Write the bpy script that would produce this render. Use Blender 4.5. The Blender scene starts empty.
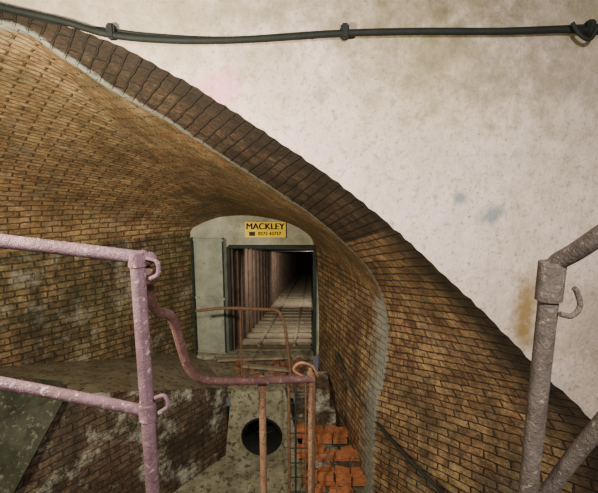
import bpy, bmesh, math, random
from mathutils import Vector, Matrix
random.seed(4)
# All coordinates are metres. x right, y into the tunnel, z up. Camera eye is the origin.
def XZ(s,Y,m=100.):
    """'x,z x,z ..' (cm or mm) at depth(s) Y -> list of world points"""
    r=[]
    for i,t in enumerate(s.split()):
        x,z=t.split(','); y=Y[i] if isinstance(Y,(list,tuple)) else Y
        r.append((int(x)/m,y,int(z)/m))
    return r

def link(o):
    bpy.context.scene.collection.objects.link(o); return o
def empty(name,loc=(0,0,0)):
    e=bpy.data.objects.new(name,None); e.empty_display_size=.1; e.location=loc; link(e); return e
def mesh(name,verts,faces,mat=None,parent=None,uvs=None,smooth=False,uv2=None):
    me=bpy.data.meshes.new(name); me.from_pydata([tuple(v) for v in verts],[],faces)
    if uvs:
        uv=me.uv_layers.new(name='UVMap')
        for l in me.loops: uv.data[l.index].uv=uvs[l.vertex_index]
    if uv2:
        uv=me.uv_layers.new(name='edge')
        for l in me.loops: uv.data[l.index].uv=uv2[l.vertex_index]
    me.update()
    if smooth:
        for p in me.polygons: p.use_smooth=True
    o=bpy.data.objects.new(name,me); link(o)
    if mat: me.materials.append(mat)
    if parent: o.parent=parent
    return o
def tube(name,pts,r,mat,parent=None,smooth=True,res=6):
    cu=bpy.data.curves.new(name,'CURVE'); cu.dimensions='3D'; cu.bevel_depth=r; cu.bevel_resolution=res; cu.use_fill_caps=True
    if smooth and len(pts)>2:
        pts=catmull([Vector(p) for p in pts],6)
    s=cu.splines.new('POLY'); s.points.add(len(pts)-1)
    for i,p in enumerate(pts): s.points[i].co=(p[0],p[1],p[2],1)
    s.use_smooth=True
    o=bpy.data.objects.new(name,cu); link(o); cu.materials.append(mat)
    dg=bpy.context.evaluated_depsgraph_get(); dg.update()
    me=bpy.data.meshes.new_from_object(o.evaluated_get(dg)); me.name=name
    bpy.data.objects.remove(o)
    o=bpy.data.objects.new(name,me); link(o)
    for p in me.polygons: p.use_smooth=True
    if not me.materials: me.materials.append(mat)
    if parent: o.parent=parent
    return o
def catmull(p,n):
    out=[]
    q=[2*p[0]-p[1]]+list(p)+[2*p[-1]-p[-2]]
    for i in range(1,len(q)-2):
        for k in range(n):
            t=k/n
            out.append(.5*((2*q[i])+(-q[i-1]+q[i+1])*t+(2*q[i-1]-5*q[i]+4*q[i+1]-q[i+2])*t*t+(-q[i-1]+3*q[i]-3*q[i+1]+q[i+2])*t**3))
    out.append(p[-1]); return out
def box(bm,c,s,rot=None):
    r=bmesh.ops.create_cube(bm,size=1)
    M=Matrix.Translation(c)@(rot.to_4x4() if rot else Matrix.Identity(4))@Matrix.Diagonal((s[0],s[1],s[2],1))
    bmesh.ops.transform(bm,matrix=M,verts=r['verts'])
def boxobj(name,boxes,mat,parent=None,bev=.006):
    bm=bmesh.new()
    for b in boxes: box(bm,*b)
    if bev: bmesh.ops.bevel(bm,geom=bm.edges[:],offset=bev,segments=2,affect='EDGES')
    me=bpy.data.meshes.new(name); bm.to_mesh(me); bm.free()
    o=bpy.data.objects.new(name,me); link(o); me.materials.append(mat)
    if parent: o.parent=parent
    return o

# ---------------- materials
class NT:
    def __init__(s,name):
        s.m=bpy.data.materials.new(name); s.m.use_nodes=True; s.t=s.m.node_tree; s.n=s.t.nodes
        s.b=s.n['Principled BSDF']; s.b.inputs['Roughness'].default_value=.8
        s.b.inputs['Specular IOR Level'].default_value=.25
    def new(s,ty,**k):
        n=s.n.new(ty)
        for a,v in k.items(): setattr(n,a,v)
        return n
    def lk(s,a,b): s.t.links.new(a,b)
    def coord(s,uv=False):
        if uv: return s.new('ShaderNodeTexCoord').outputs['UV']
        return s.new('ShaderNodeNewGeometry').outputs['Position']
    def noise(s,vec,scale,detail=4,rough=.6):
        n=s.new('ShaderNodeTexNoise'); n.inputs['Scale'].default_value=scale; n.inputs['Detail'].default_value=detail
        n.inputs['Roughness'].default_value=rough; s.lk(vec,n.inputs['Vector']); return n.outputs['Fac']
    def ramp(s,fac,stops):
        r=s.new('ShaderNodeValToRGB'); e=r.color_ramp.elements
        while len(e)<len(stops): e.new(.5)
        for i,(p,c) in enumerate(stops):
            e[i].position=p; e[i].color=(c,c,c,1) if not isinstance(c,tuple) else (*c,1)
        s.lk(fac,r.inputs[0]); return r.outputs[0]
    def mix(s,fac,a,b,mode='MIX'):
        m=s.new('ShaderNodeMix',data_type='RGBA',blend_type=mode)
        for sock,v in ((m.inputs[0],fac),(m.inputs[6],a),(m.inputs[7],b)):
            if isinstance(v,(float,int)): sock.default_value=v
            elif isinstance(v,tuple): sock.default_value=(*v,1)
            else: s.lk(v,sock)
        return m.outputs[2]
    def math(s,op,a,b=0,c=None):
        m=s.new('ShaderNodeMath',operation=op)
        for i,v in enumerate((a,b)):
            if isinstance(v,(float,int)): m.inputs[i].default_value=v
            else: s.lk(v,m.inputs[i])
        return m.outputs[0]
    def bump(s,h,strength=.5,dist=.01):
        b=s.new('ShaderNodeBump'); b.inputs['Strength'].default_value=strength; b.inputs['Distance'].default_value=dist
        s.lk(h,b.inputs['Height']); s.lk(b.outputs[0],s.b.inputs['Normal'])
    def spot(s,pos,c,r,soft=.6,sc=(1,1,1)):
        a=s.new('ShaderNodeVectorMath',operation='SUBTRACT'); s.lk(pos,a.inputs[0]); a.inputs[1].default_value=c
        b=s.new('ShaderNodeVectorMath',operation='DIVIDE'); s.lk(a.outputs[0],b.inputs[0]); b.inputs[1].default_value=(r*sc[0],r*sc[1],r*sc[2])
        d=s.new('ShaderNodeVectorMath',operation='LENGTH'); s.lk(b.outputs[0],d.inputs[0])
        n=s.noise(pos,7,6,.7)
        v=s.math('ADD',d.outputs['Value'],s.math('MULTIPLY',s.math('SUBTRACT',n,.5),1.6))
        return s.ramp(v,[(1-soft,1.),(1.,0.)])
    def col(s,c): s.lk(c,s.b.inputs['Base Color'])

def brick_mat(name,c1,c2,mortar,dirt=(.05,.04,.03),dirt_amt=.6,effl=0.,bw=.24,rh=.085,uv=True,green=0.,edge=None,fillet=0.):
    t=NT(name); v=t.coord(uv); pos=t.coord()
    nv=t.new('ShaderNodeTexNoise'); nv.inputs['Scale'].default_value=6; nv.inputs['Detail'].default_value=5; nv.inputs['Roughness'].default_value=.6; t.lk(v,nv.inputs['Vector'])
    sub=t.new('ShaderNodeVectorMath',operation='SCALE'); sub.inputs['Scale'].default_value=.05; t.lk(nv.outputs['Color'],sub.inputs[0])
    ad=t.new('ShaderNodeVectorMath',operation='ADD'); t.lk(v,ad.inputs[0]); t.lk(sub.outputs[0],ad.inputs[1])
    b=t.new('ShaderNodeTexBrick'); t.lk(ad.outputs[0],b.inputs['Vector'])
    b.inputs['Scale'].default_value=1; b.inputs['Brick Width'].default_value=bw; b.inputs['Row Height'].default_value=rh
    b.inputs['Mortar Size'].default_value=.010; b.inputs['Mortar Smooth'].default_value=.6
    b.inputs['Color1'].default_value=(*c1,1); b.inputs['Color2'].default_value=(*c2,1); b.inputs['Mortar'].default_value=(*mortar,1)
    b.inputs['Bias'].default_value=-.05
    c=b.outputs['Color']
    n1=t.noise(pos,1.3,6,.65); n2=t.noise(pos,9,6,.75); n3=t.noise(pos,60,3); n4=t.noise(pos,28,4,.7)
    mp=t.new('ShaderNodeMapping'); mp.inputs['Scale'].default_value=(4,4,.7); t.lk(pos,mp.inputs[0])
    n5=t.noise(mp.outputs[0],1.1,6,.7)
    inb=t.math('SUBTRACT',1.,b.outputs['Fac'])
    c=t.mix(t.math('MULTIPLY',inb,t.ramp(n4,[(.45,0.),(.66,.6)])),c,tuple(min(1,x*1.5+.04) for x in c1))
    c=t.mix(t.ramp(t.noise(pos,5.,7,.75),[(.50,0.),(.60,.45)]),c,(c2[0]*1.15,c2[1]*.8,c2[2]*.7))
    c=t.mix(t.ramp(n2,[(.46,0.),(.6,dirt_amt)]),c,dirt)
    c=t.mix(t.ramp(n1,[(.44,0.),(.62,dirt_amt)]),c,dirt)
    c=t.mix(t.ramp(n5,[(.47,0.),(.62,dirt_amt)]),c,dirt)
    if green: c=t.mix(t.ramp(t.noise(pos,.9,4),[(.4,0.),(.65,green)]),c,(.07,.08,.025))
    if effl: c=t.mix(t.ramp(t.noise(pos,2.2,8,.75),[(.53,0.),(.66,effl)]),c,(.50,.50,.40))
    if edge or fillet:
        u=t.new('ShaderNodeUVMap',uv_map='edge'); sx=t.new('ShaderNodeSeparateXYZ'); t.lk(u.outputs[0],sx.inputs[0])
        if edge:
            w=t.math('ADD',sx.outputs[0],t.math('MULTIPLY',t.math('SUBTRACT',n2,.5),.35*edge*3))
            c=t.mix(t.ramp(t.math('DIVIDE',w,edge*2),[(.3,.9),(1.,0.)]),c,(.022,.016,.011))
        if fillet:
            w=t.math('ADD',sx.outputs[1],t.math('MULTIPLY',t.math('SUBTRACT',n2,.5),fillet*2.4))
            c=t.mix(t.ramp(w,[(fillet*.4,.8),(fillet,0.)]),c,(.28,.285,.24))
    t.col(c)
    h=t.math('ADD',t.math('MULTIPLY',b.outputs['Fac'],-1.6),t.math('MULTIPLY',n3,.4))
    h=t.math('ADD',h,t.math('MULTIPLY',n2,1.))
    h=t.math('ADD',h,t.math('MULTIPLY',n4,.5))
    t.bump(h,1.,.025)
    return t.m
def rough_mat(name,c1,c2,scale=5,rough=.8,c3=None,metal=0.,bs=.4,lo=.35,hi=.65,f3=.54):
    t=NT(name); pos=t.coord(); n=t.noise(pos,scale,8,.7)
    c=t.mix(t.ramp(n,[(lo,0.),(hi,1.)]),c1,c2)
    if c3: c=t.mix(t.ramp(t.noise(pos,scale*3.7,6,.7),[(f3,0.),(f3+.08,1.)]),c,c3)
    t.col(c); t.b.inputs['Roughness'].default_value=rough; t.b.inputs['Metallic'].default_value=metal
    t.bump(t.noise(pos,scale*6,6,.7),bs,.01); return t.m

M_vault=brick_mat('vault_brick',(.48,.31,.14),(.25,.125,.06),(.10,.07,.04),dirt=(.075,.05,.024),dirt_amt=.55,green=.35,fillet=.06,effl=.15)
M_right=brick_mat('tunnel_brick',(.46,.295,.13),(.18,.08,.045),(.045,.03,.02),dirt=(.055,.035,.02),dirt_amt=.6,green=.15,fillet=.38,effl=.15)
M_splay=brick_mat('splay_brick',(.46,.295,.13),(.18,.08,.045),(.045,.03,.02),dirt=(.05,.032,.02),dirt_amt=.6,green=.15,fillet=.06,edge=.30,rh=.092,bw=.26,effl=.1)
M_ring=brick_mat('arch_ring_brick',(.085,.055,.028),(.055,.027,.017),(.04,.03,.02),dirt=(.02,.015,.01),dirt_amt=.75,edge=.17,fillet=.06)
M_left=brick_mat('left_wall_brick',(.26,.175,.08),(.13,.07,.035),(.06,.045,.03),dirt=(.032,.025,.014),dirt_amt=.75,effl=.35,green=.4)
M_pit=brick_mat('pit_brick',(.14,.095,.055),(.08,.045,.03),(.07,.055,.04),dirt=(.03,.025,.018),dirt_amt=.65,effl=.85)
M_conc=rough_mat('grey_concrete',(.28,.26,.18),(.12,.11,.07),4,c3=(.07,.06,.035),f3=.52)
M_green=rough_mat('mossy_concrete',(.06,.065,.04),(.02,.022,.014),5,c3=(.15,.145,.10),f3=.56)
M_dark=rough_mat('dark_ledge',(.12,.095,.055),(.21,.185,.125),3.5,c3=(.04,.03,.02))
M_floor=rough_mat('wet_floor',(.27,.26,.175),(.11,.105,.065),3.5,rough=.5)
M_purple=rough_mat('flaking_purple_paint',(.155,.088,.11),(.075,.038,.045),11,rough=.6,c3=(.30,.235,.22),bs=.9,f3=.58)
M_rust=rough_mat('rusty_steel',(.12,.055,.03),(.19,.12,.07),18,rough=.85,c3=(.10,.025,.012),bs=.8)
M_brownp=rough_mat('brown_painted_pipe',(.115,.055,.05),(.06,.026,.024),12,rough=.6,c3=(.27,.17,.14),bs=.8,f3=.59)
M_grey=rough_mat('grey_painted_steel',(.09,.07,.06),(.045,.033,.026),16,rough=.5,c3=(.20,.155,.12),bs=.9,f3=.58)
M_cable=rough_mat('black_cable',(.003,.004,.0035),(.006,.009,.007),12,rough=.7)
M_panel=rough_mat('painted_steel_panel',(.33,.34,.27),(.17,.18,.13),3,rough=.6,bs=.15,c3=(.10,.10,.07),f3=.6)
M_lintel=rough_mat('concrete_lintel',(.42,.41,.30),(.22,.215,.15),4,bs=.2,c3=(.14,.13,.08),f3=.6)
M_frame=rough_mat('dark_frame',(.03,.038,.03),(.014,.02,.016),8)
M_wood=rough_mat('dark_timber',(.15,.10,.07),(.07,.045,.032),6,bs=.3)
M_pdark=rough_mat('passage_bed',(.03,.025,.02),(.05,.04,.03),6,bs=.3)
M_slat=rough_mat('grey_timber',(.26,.215,.145),(.13,.105,.068),6,bs=.3)
M_orange=rough_mat('orange_brick',(.46,.175,.065),(.24,.085,.038),5,c3=(.13,.075,.045),f3=.55,bs=.12)
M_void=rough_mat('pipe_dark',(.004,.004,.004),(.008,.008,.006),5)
M_yellow=rough_mat('yellow_sign',(.90,.64,.01),(.85,.57,.01),3,rough=.5,bs=.02)
M_black=rough_mat('black_print',(.01,.01,.01),(.02,.02,.02),3,rough=.6,bs=.02)
M_rubble=rough_mat('rubble',(.27,.11,.055),(.12,.065,.035),8,bs=.15)

def wall_mat():
    t=NT('limewashed_plaster'); pos=t.coord()
    n=t.noise(pos,.8,6,.6)
    c=t.ramp(n,[(.3,(.55,.425,.39)),(.5,(.64,.505,.465)),(.7,(.52,.42,.32))])
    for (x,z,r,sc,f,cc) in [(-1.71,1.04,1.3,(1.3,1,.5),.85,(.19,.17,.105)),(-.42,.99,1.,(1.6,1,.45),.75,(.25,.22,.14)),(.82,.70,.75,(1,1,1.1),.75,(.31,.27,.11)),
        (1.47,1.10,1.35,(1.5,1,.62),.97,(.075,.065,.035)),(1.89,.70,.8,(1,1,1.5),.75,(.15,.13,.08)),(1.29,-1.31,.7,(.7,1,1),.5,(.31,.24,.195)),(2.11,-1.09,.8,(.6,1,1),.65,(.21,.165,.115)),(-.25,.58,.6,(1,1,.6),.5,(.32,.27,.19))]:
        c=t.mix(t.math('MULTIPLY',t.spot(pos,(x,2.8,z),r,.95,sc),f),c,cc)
    c=t.mix(t.ramp(t.noise(pos,5,9,.8),[(.38,0.),(.75,.6)]),c,(.27,.22,.155))
    c=t.mix(t.ramp(t.noise(pos,40,4,.7),[(.57,0.),(.66,.8)]),c,(.19,.14,.085))
    c=t.mix(t.ramp(t.noise(pos,16,5,.7),[(.56,0.),(.66,.65)]),c,(.23,.18,.12))
    c=t.mix(t.math('MULTIPLY',t.spot(pos,(-.51,2.8,.53),.16),.5),c,(.62,.20,.30))
    c=t.mix(t.math('MULTIPLY',t.spot(pos,(1.29,2.8,-.28),.11),.8),c,(.13,.17,.19))
    c=t.mix(t.math('MULTIPLY',t.spot(pos,(1.07,2.8,-.17),.06),.8),c,(.13,.17,.19))
    c=t.mix(t.math('MULTIPLY',t.spot(pos,(1.58,2.8,-.95),.26,.8,(.5,1,1.6)),.95),c,(.20,.13,.045))  # handrail's shadow and rust stain together, painted into the plaster colour
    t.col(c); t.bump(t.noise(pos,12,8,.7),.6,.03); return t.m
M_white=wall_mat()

# ---------------- arches
A=[(-5.8,2.8,-.95),(-5.2,2.8,.3),(-4.1,2.8,.85),(-3.0,2.8,1.02),(-1.84,2.8,1.0),(-1.42,2.8,0.89),(-1.06,2.8,0.75),(-0.69,2.8,0.55),(-0.35,2.8,0.34),(-0.03,2.8,0.13),(0.3,2.8,-0.1),(0.64,2.8,-0.37),(0.96,2.8,-0.66),(1.33,2.8,-1.0),(1.72,2.8,-1.39),(2.19,2.8,-1.86),(2.5,2.8,-2.5),(2.6,2.8,-4.3)]
B=[(-5.6,3.,-.95),(-5.0,3.,.2),(-4.,2.95,.72),(-2.9,2.95,.9),(-1.93,2.92,0.94),(-1.62,3.02,0.78),(-1.37,3.2,0.6),(-1.08,3.4,0.43),(-0.75,3.65,0.2),(-0.36,3.9,-0.07),(0.11,4.2,-0.41),(0.49,4.45,-0.75),(0.81,4.65,-1.11),(1.01,4.8,-1.53),(1.06,4.8,-1.99),(1.02,4.8,-2.51),(0.94,4.8,-2.94),(.93,4.8,-4.3)]
C=XZ('-183,-99 -178,-92 -169,-87 -159,-82 -147,-78 -134,-74 -119,-72 -102,-71 -85,-71 -65,-73 -43,-77 -20,-83 5,-95 24,-116 31,-164 33,-209 35,-272',7.)+[(.33,7,-4.3)]
N=8
a_=[v for v in catmull([Vector(p) for p in A],N)]
b_=[v for v in catmull([Vector(p) for p in B],N)]
c_=[v for v in catmull([Vector(p) for p in C],N)]
arris=[v.copy() for v in a_]
for i in range(5*N,len(a_)-N):   # toothed arris: brick ends stand slightly proud
    k=random.uniform(-.004,.004)+(.004 if i%2 else -.004)
    arris[i]=a_[i]+Vector((k*.7,0,k*.7))
def loft(name,e0,e1,steps,mat,mode,i0=0,i1=None,first=None):
    i1=len(e0)-1 if i1 is None else i1
    V=[];U=[];Fc=[];U2=[]
    n=i1-i0+1
    for s in range(steps+1):
        t=(s/steps)**(1.0 if mode=='band' or mode=='splay' else 1.6); acc=0;prev=None
        for i in range(i0,i1+1):
            L=(e1[i]-e0[i]).length
            p=e0[i].lerp(e1[i],t)
            if prev is not None: acc+=(p-prev).length
            prev=p
            V.append(first[i] if (first and s==0) else p)
            if mode=='vault': U.append((p.dot(Vector((-.69,-.725,0))),acc)); U2.append((9,L*t))
            elif mode=='wall': U.append((p.dot(Vector((.35,-.93,0))),p.z)); U2.append((9,L*t))
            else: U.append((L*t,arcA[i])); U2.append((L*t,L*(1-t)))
    for s in range(steps):
        for k in range(n-1):
            Fc.append((s*n+k,s*n+k+1,(s+1)*n+k+1,(s+1)*n+k))
    return mesh(name,V,Fc,mat,uvs=U,smooth=True,uv2=U2)
arcA=[0]
for i in range(1,len(a_)): arcA.append(arcA[-1]+((a_[i]-a_[i-1]).length+(b_[i]-b_[i-1]).length)/2)
seam=13*N
loft('ceiling_vault',b_,c_,40,M_vault,'vault',0,seam)
loft('wall_right',b_,c_,40,M_right,'wall',seam)
sA=11*N
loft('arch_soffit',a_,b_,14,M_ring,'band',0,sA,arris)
loft('wall_right_splay',a_,b_,14,M_splay,'splay',sA,None,arris)
# front wall
V=[tuple(p) for p in arris]; n=len(V)
top=[(v[0],2.8,2.6) for v in V]
Fc=[(i,i+1,n+i+1,n+i) for i in range(n-1)]
V2=V+top+[(7,2.8,2.6),(7,2.8,-4.3)]
Fc.append((n-1,2*n+1,2*n,2*n-1))
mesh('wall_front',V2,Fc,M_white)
def wallq(name,p0,p1,z0a,z0b,z1,mat):
    L=math.dist(p0,p1)
    return mesh(name,[(*p0,z0a),(*p1,z0b),(*p1,z1),(*p0,z1)],[(0,1,2,3)],mat,uvs=[(0,z0a),(L,z0b),(L,z1),(0,z1)])
wallq('wall_left',(-5.8,2.8),(C[0][0],7.0),-4.3,-4.3,-.93,M_left)

# end wall with doorway
dx0,dx1,dzt,dzb=-1.19,.27,-1.23,-3.17
pts=[tuple(p) for p in c_ if p.z>-3.15]+[(.34,7,dzb),(dx1,7,dzb),(dx1,7,dzt),(dx0,7,dzt),(dx0,7,dzb),(C[0][0],7,dzb)]
mesh('wall_end',pts,[tuple(range(len(pts)))],M_lintel)
fr=empty('door_1')
boxobj('frame',[((dx0,6.97,(dzt+dzb)/2),(.05,.1,dzt-dzb)),((dx1,6.97,(dzt+dzb)/2),(.06,.1,dzt-dzb)),(((dx0+dx1)/2,6.97,dzt),(dx1-dx0,.1,.05))],M_frame,fr)
rot=Matrix.Rotation(math.radians(-12),3,'Z')
boxobj('door_leaf',[((-1.52,6.9,-2.1),(.58,.04,2.05),rot)],M_panel,fr)
boxobj('leaf_stiffeners',[((-1.52,6.87,-1.1),(.56,.03,.04),rot),((-1.52,6.87,-3.08),(.56,.03,.04),rot),((-1.52,6.87,-2.1),(.56,.03,.04),rot)],M_panel,fr)
boxobj('leaf_edges',[((-1.785,6.91,-2.1),(.03,.06,2.07),rot),((-1.255,6.84,-2.1),(.03,.06,2.07),rot)],M_frame,fr)
# sloping passage beyond the door
cor=empty('access_passage'); L=30; dz=-.2*L; SX=.03; dxx_=SX*L
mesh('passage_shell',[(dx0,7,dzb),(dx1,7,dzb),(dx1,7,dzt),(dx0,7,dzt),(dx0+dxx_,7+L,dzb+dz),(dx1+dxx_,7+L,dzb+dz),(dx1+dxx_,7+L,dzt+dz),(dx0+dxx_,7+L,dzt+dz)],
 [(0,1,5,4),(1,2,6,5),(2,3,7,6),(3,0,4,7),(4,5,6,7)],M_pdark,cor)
bx=[]
y=7.1;k=0
while y<7+L:
    zc=-.2*(y-7); bx.append(((dx0+.02+.03*(k%2)+SX*(y-7),y+.11,(dzt+dzb)/2+zc),(.05,.3,dzt-dzb-.04))); y+=.36; k+=1
boxobj('wall_planks',bx,M_wood,cor,.012)
bx=[];y=7.2
sl=Matrix.Rotation(math.atan(-.2),3,'X')
tread=Matrix.Rotation(math.radians(-11),3,'X')
while y<7+L:
    zc=-.2*(y-7); bx.append((((dx0+dx1)/2+SX*(y-7),y,dzb+.05+zc),(dx1-dx0-.1,.36,.05),tread)); y+=.62
boxobj('stair_treads',bx,M_slat,cor,.012)
slr=Matrix.Rotation(-math.atan(SX),3,'Z')@sl
boxobj('stair_stringers',[((x+SX*L/2,7+L/2,dzb+.09-.1*L),(.05,L,.05),slr) for x in (-.75,-.1)],M_slat,cor,.005)

# sign
sg=empty('company_sign')
c=(-.56,6.93,-.94)
boxobj('plate',[(c,(.68,.02,.26))],M_yellow,sg,.004)
def text(s,size,loc,mat,parent,name):
    cu=bpy.data.curves.new(name,'FONT'); cu.body=s; cu.size=size; cu.align_x='CENTER'; cu.align_y='CENTER'; cu.extrude=.002; cu.offset=.0
    o=bpy.data.objects.new(name,cu); link(o)
    dg=bpy.context.evaluated_depsgraph_get(); dg.update()
    me=bpy.data.meshes.new_from_object(o.evaluated_get(dg)); bpy.data.objects.remove(o)
    o=bpy.data.objects.new(name,me); link(o); o.location=loc; o.rotation_euler=(math.pi/2,0,0)
    me.materials.clear(); me.materials.append(mat); o.parent=parent
for dxo in (-.006,0,.006):
    text('MACKLEY',.145,(c[0]+dxo,6.916,c[2]+.055),M_black,sg,'lettering')
    text('0273 43717',.08,(c[0]+.07+dxo*.6,6.916,c[2]-.065),M_black,sg,'phone_lettering')
boxobj('logo_block',[((c[0]-.22,6.917,c[2]-.065),(.10,.005,.07))],M_black,sg,0)

# ---------------- floors and ledge
mesh('floor',[(-6,2.3,-4.2),(3,2.3,-4.2),(3,7.05,-4.2),(-6,7.05,-4.2)],[(0,1,2,3)],M_floor)
mesh('ledge_left',[(-1.83,7,-3.15),(-1.07,5.7,-3.1),(-2.39,3.96,-2.23),(-3.3,2.8,-1.65),(-5.8,2.8,-1.65),(-3.62,5,-2.42)],[(0,1,2,5),(5,2,3,4)],M_dark)
v=[(-1.07,5.7),(-2.39,3.96),(-3.3,2.8)]; zs=[-3.1,-2.23,-1.65]
d=[0,2.18,3.65]
mesh('wall_pit',[(*v[i],zs[i]) for i in range(3)]+[(*v[i],-4.25) for i in range(3)],[(0,1,4,3),(1,2,5,4)],M_pit,uvs=[(d[i],zs[i]) for i in range(3)]+[(d[i],-4.25) for i in range(3)])
q=[(-2.32,3.86,-2.19),(-2.62,3.35,-2.92),(-3.38,2.5,-2.18),(-3.20,2.5,-1.32)]
q2=[(x-.2,y+.3,z) for x,y,z in q]
mesh('concrete_haunch',q+q2,[(0,1,2,3),(0,3,7,4),(0,4,5,1)],M_green)
boxobj('door_platform',[((-.45,6.4,-3.25),(1.3,1.15,.2)),((-.76,6.35,-3.18),(2.0,1.25,.02)),],M_dark,None,.01)
boxobj('door_sill',[((-.75,6.85,-3.12),(2.0,.22,.08))],M_conc,None,.01)
# outlet block
ob=empty('pipe_outlet_headwall')
seg=40; cx,cz,r=-.55,-3.84,.275; yf=5.62
def outl(a):
    dxx,dzz=math.cos(a),math.sin(a); best=9
    poly=[(-.98,-3.12),(-.2,-3.12),(.05,-4.2),(-1.1,-4.2)]
    for i in range(4):
        x1,z1=poly[i];x2,z2=poly[(i+1)%4]; ex,ez=x2-x1,z2-z1
        den=dxx*ez-dzz*ex
        if abs(den)<1e-9: continue
        t=((x1-cx)*ez-(z1-cz)*ex)/den; u=((x1-cx)*dzz-(z1-cz)*dxx)/den
        if t>0 and -1e-6<=u<=1+1e-6: best=min(best,t)
    return (cx+dxx*best,cz+dzz*best)
angs=sorted(set([2*math.pi*i/seg for i in range(seg)]+[math.atan2(z-cz,x-cx)%(2*math.pi) for x,z in [(-.98,-3.12),(-.2,-3.12),(.05,-4.2),(-1.1,-4.2)]]))
n=len(angs); V=[]
for a in angs:
    o=outl(a); V.append((o[0],yf,o[1]))
for a in angs: V.append((cx+r*math.cos(a),yf,cz+r*math.sin(a)))
for a in angs: V.append((cx+r*math.cos(a),yf+.5,cz+r*math.sin(a)))
for a in angs:
    o=outl(a); V.append((o[0],yf+.6,o[1]))
Fc=[]
for i in range(n):
    j=(i+1)%n
    Fc+=[(i,j,n+j,n+i),(n+i,n+j,2*n+j,2*n+i),(i,j,3*n+j,3*n+i)]
mesh('headwall',V,Fc,M_conc,ob)
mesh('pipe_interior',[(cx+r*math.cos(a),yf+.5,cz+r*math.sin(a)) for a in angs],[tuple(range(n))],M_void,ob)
V=[];Fc=[]
for yy,rr in ((yf-.0,r+.03),(yf-.02,r+.02),(yf-.02,r),(yf+.48,r-.01)):
    for a in angs: V.append((cx+rr*math.cos(a),yy,cz+rr*math.sin(a)))
for s in range(3):
    for i in range(n):
        j=(i+1)%n; Fc.append((s*n+i,s*n+j,(s+1)*n+j,(s+1)*n+i))
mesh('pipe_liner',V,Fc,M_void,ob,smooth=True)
mesh('outlet_apron',[(-1.1,5.60,-4.14),(.05,5.60,-4.14),(.25,4.6,-4.17),(-1.9,4.6,-4.17)],[(0,1,2,3)],M_conc)
# brick steps
bx=[]
for k,(y0,y1,zt) in enumerate([(4.95,5.2,-3.98),(5.2,5.47,-3.85),(5.47,5.75,-3.72)]):
    wl=1.1-.33*(y1-4.7)
    for row,yk in enumerate((y0+.06,y0+.19)):
        x=.05-.1*row*(1 if k else 0)+.1
        while x<wl-.02:
            if random.random()<.85:
                bx.append(((x+random.uniform(-.015,.015),yk+random.uniform(-.02,.02),zt-.033+random.uniform(-.03,.02)),(.205,.105,.066),Matrix.Rotation(random.uniform(-.35,.35),3,'Z')@Matrix.Rotation(random.uniform(-.12,.12),3,'Y')))
            bx.append(((x,yk,zt-.108),(.205,.105,.066)))
            x+=.222
for i in range(5):
    bx.append(((random.uniform(.1,.7),random.uniform(4.8,4.95),-4.12+random.uniform(-.03,.02)),(.2,.1,.065),Matrix.Rotation(random.uniform(0,3),3,'Z')@Matrix.Rotation(random.uniform(-.3,.3),3,'Y')))
st=empty('brick_steps')
boxobj('bricks',bx,M_orange,st,.003)
boxobj('step_core',[((.48,5.45,-4.08),(.8,.5,.3)),((.25,6.0,-3.7),(.6,.55,.3)),((.22,6.2,-3.45),(.5,.6,.4))],M_pit,st)

# rubble on platform
bx=[]
for i in range(46):
    bx.append(((random.uniform(-1.0,.1),random.uniform(5.75,6.6),-3.13+random.uniform(0,.04)),(random.uniform(.06,.2),random.uniform(.05,.11),random.uniform(.03,.07)),Matrix.Rotation(random.uniform(0,3),3,'Z')@Matrix.Rotation(random.uniform(-.3,.3),3,'X')))
boxobj('rubble_pile',bx,M_rubble,None,.004)
boxobj('timber_planks',[((-.75,6.6,-3.06),(1.2,.12,.04),Matrix.Rotation(.08,3,'Z')),((-.5,6.2,-3.04),(.8,.09,.04),Matrix.Rotation(-.2,3,'Z'))],M_slat)

# ---------------- cable
cb=empty('electrical_cable')
tube('cable_run',XZ('-249,118 -203,105 -177,98 -145,91 -115,83 -79,80 -42,80 -5,82 28,84 73,85 122,85 158,86 177,86 219,89',2.76),.021,M_cable,cb)
tube('thin_cable',XZ('-205,104 -178,97 -146,90 -118,87 -92,84 -43,82 28,86 122,87 219,91',2.785),.009,M_cable,cb)
for x,z in [(.28,.85),(1.78,.87),(-1.15,.85)]:
    boxobj('cable_clip',[((x,2.765,z),(.05,.06,.09))],M_cable,cb,.01)
tube('end_hook',XZ('163,88 169,81 175,79 179,86',2.7),.012,M_cable,cb)

# ---------------- railings
ZL=-1.95
def drop(p,z=ZL): return (p[0],p[1],z)
lr=empty('guard_railing')
t0=(-.531,1.35,-.276)
tube('post',[t0,drop(t0)],.024,M_purple,lr,False)
tube('top_rail',XZ('-1036,-175 -923,-208 -531,-273 -492,-278',[1.2,1.28,1.35,1.36],1000.),.022,M_purple,lr)
tube('mid_rail',XZ('-1099,-602 -974,-675 -807,-737 -540,-830',[1.2,1.27,1.31,1.36],1000.),.020,M_purple,lr)
tube('post_cap',[(-.531,1.35,-.256),(-.531,1.35,-.303)],.030,M_purple,lr,False)
tube('collar',[(-.531,1.35,-.795),(-.531,1.35,-.855)],.030,M_purple,lr,False)
tube('eye_hook',XZ('-494,-272 -460,-285 -459,-325 -486,-342',1.33,1000.),.007,M_purple,lr)
tube('eye_hook_low',XZ('-495,-763 -462,-755 -452,-793 -484,-819',1.33,1000.),.007,M_purple,lr)
tube('swan_neck_rail',XZ('-512,-321 -553,-466 -561,-547 -538,-607 -532,-796 -514,-918 -457,-995 -302,-1053 -102,-1099 79,-1146',[1.37,1.5,1.6,1.7,1.8,1.85,1.9,2.0,2.1,2.2],1000.),.021,M_brownp,lr)
cr=empty('rusty_railing')
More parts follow.
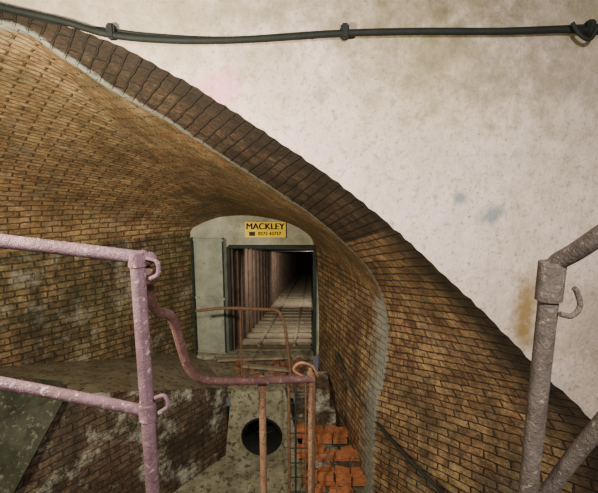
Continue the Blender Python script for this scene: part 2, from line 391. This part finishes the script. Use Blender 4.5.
t1=(-.199,2.1,-1.123); tube('post_1',[t1,drop(t1)],.019,M_rust,cr,False)
t2=(.067,2.2,-1.073); tube('post_2',[t2,drop(t2)],.014,M_rust,cr,False)
tube('latch_ring',XZ('33,-1124 -28,-1077 6,-1035 72,-1053 105,-1112',2.17,1000.),.008,M_rust,cr)
tube('collar_1',[(-.199,2.1,-1.088),(-.199,2.1,-1.158)],.027,M_rust,cr,False)
tube('collar_2',[(.067,2.2,-1.103),(.067,2.2,-1.182)],.022,M_rust,cr,False)
rr=empty('stair_handrail')
t3=(.648,1.05,-.241)
tube('post',[t3,drop(t3)],.025,M_grey,rr,False)
tube('top_rail',XZ('648,-250 655,-223 669,-190 684,-145 726,-45',[1.05,1.04,1.0,.95,.85],1000.),.0225,M_grey,rr)
tube('socket',[(.648,1.05,-.225),(.648,1.05,-.326)],.033,M_grey,rr,False)
tube('lower_rail',XZ('711,-899 746,-752 767,-645 821,-398',[1.06,1.02,.98,.9],1000.),.021,M_grey,rr)
tube('lower_rail_bracket',[(.648,1.05,-.93),(.711,1.06,-.905)],.014,M_grey,rr,False)
tube('hook',XZ('662,-354 693,-359 711,-333 699,-296 690,-286',1.02,1000.),.007,M_grey,rr)
boxobj('landing_floor',[((0,.65,-2.02),(6,3.25,.14))],M_conc)

tr=empty('bent_handrail')
tube('rail',XZ('-151,-200 -107,-194 -53,-194 -30,-195 -21,-214 -16,-247 -10,-310',[5.9,5.85,5.8,5.75,5.7,5.66,5.64]),.022,M_rust,tr)
tube('support',[(-.85,5.82,-1.95),(-.85,5.82,-3.1)],.012,M_rust,tr,False)
ld=empty('access_ladder')
for k,(x,z,rr_,m) in enumerate([(-.12,-2.51,.018,M_rust),(-.04,-2.46,.012,M_frame),(.08,-2.41,.012,M_rust),(.18,-2.31,.018,M_rust)]):
    tube('bar_%d'%k,[(x,4.6,z),(x,4.6,-4.2)],rr_,m,ld,False)
for k in range(9):
    z=-2.5-k*.2
    tube('rung_%d'%k,[(-.12,4.6,z),(.18,4.6,z)],.008,M_frame,ld,False)
wr=empty('wall_conduit')
tube('conduit',XZ('55,-264 75,-296 93,-305 115,-311 137,-317 152,-320',[5.9,5.5,4.9,4.3,3.9,3.6]),.02,M_frame,wr)

# ---------------- lights
def area(name,loc,tgt,size,e,col=(1,1,1)):
    l=bpy.data.lights.new(name,'AREA'); l.size=size; l.energy=e; l.color=col
    o=bpy.data.objects.new(name,l); link(o); o.location=loc
    o.rotation_euler=(Vector(tgt)-Vector(loc)).to_track_quat('-Z','Y').to_euler()
area('key_light',(.5,-.6,1.0),(.6,5,-1.4),.25,225,(1,.945,.875))  # unseen key light behind the eye, added to light wall and masonry
area('vault_fill',(-1.5,1.0,.2),(-1.2,6,-.6),.25,250,(1,.88,.66))  # unseen light added left of the eye to give the vault its glow
area('passage_fill',(-.1,8.0,-1.6),(.0,12,-3.6),.25,75,(1,.92,.8))  # added fill, no fitting here: brightens planks and treads beyond the door
area('passage_fill.001',(.3,13.5,-2.7),(.4,18,-4.9),.25,110,(1,.92,.8))  # second unseen fill, added for the deeper end of the passage
w=bpy.data.worlds.new('World'); bpy.context.scene.world=w; w.use_nodes=True
w.node_tree.nodes['Background'].inputs[0].default_value=(.97,.97,1,1); w.node_tree.nodes['Background'].inputs[1].default_value=.09

cam=bpy.data.cameras.new('Camera'); cam.sensor_width=36; cam.lens=25.28
co=bpy.data.objects.new('Camera',cam); link(co); co.rotation_euler=(math.radians(80),0,0)
cam.clip_start=.05
bpy.context.scene.camera=co
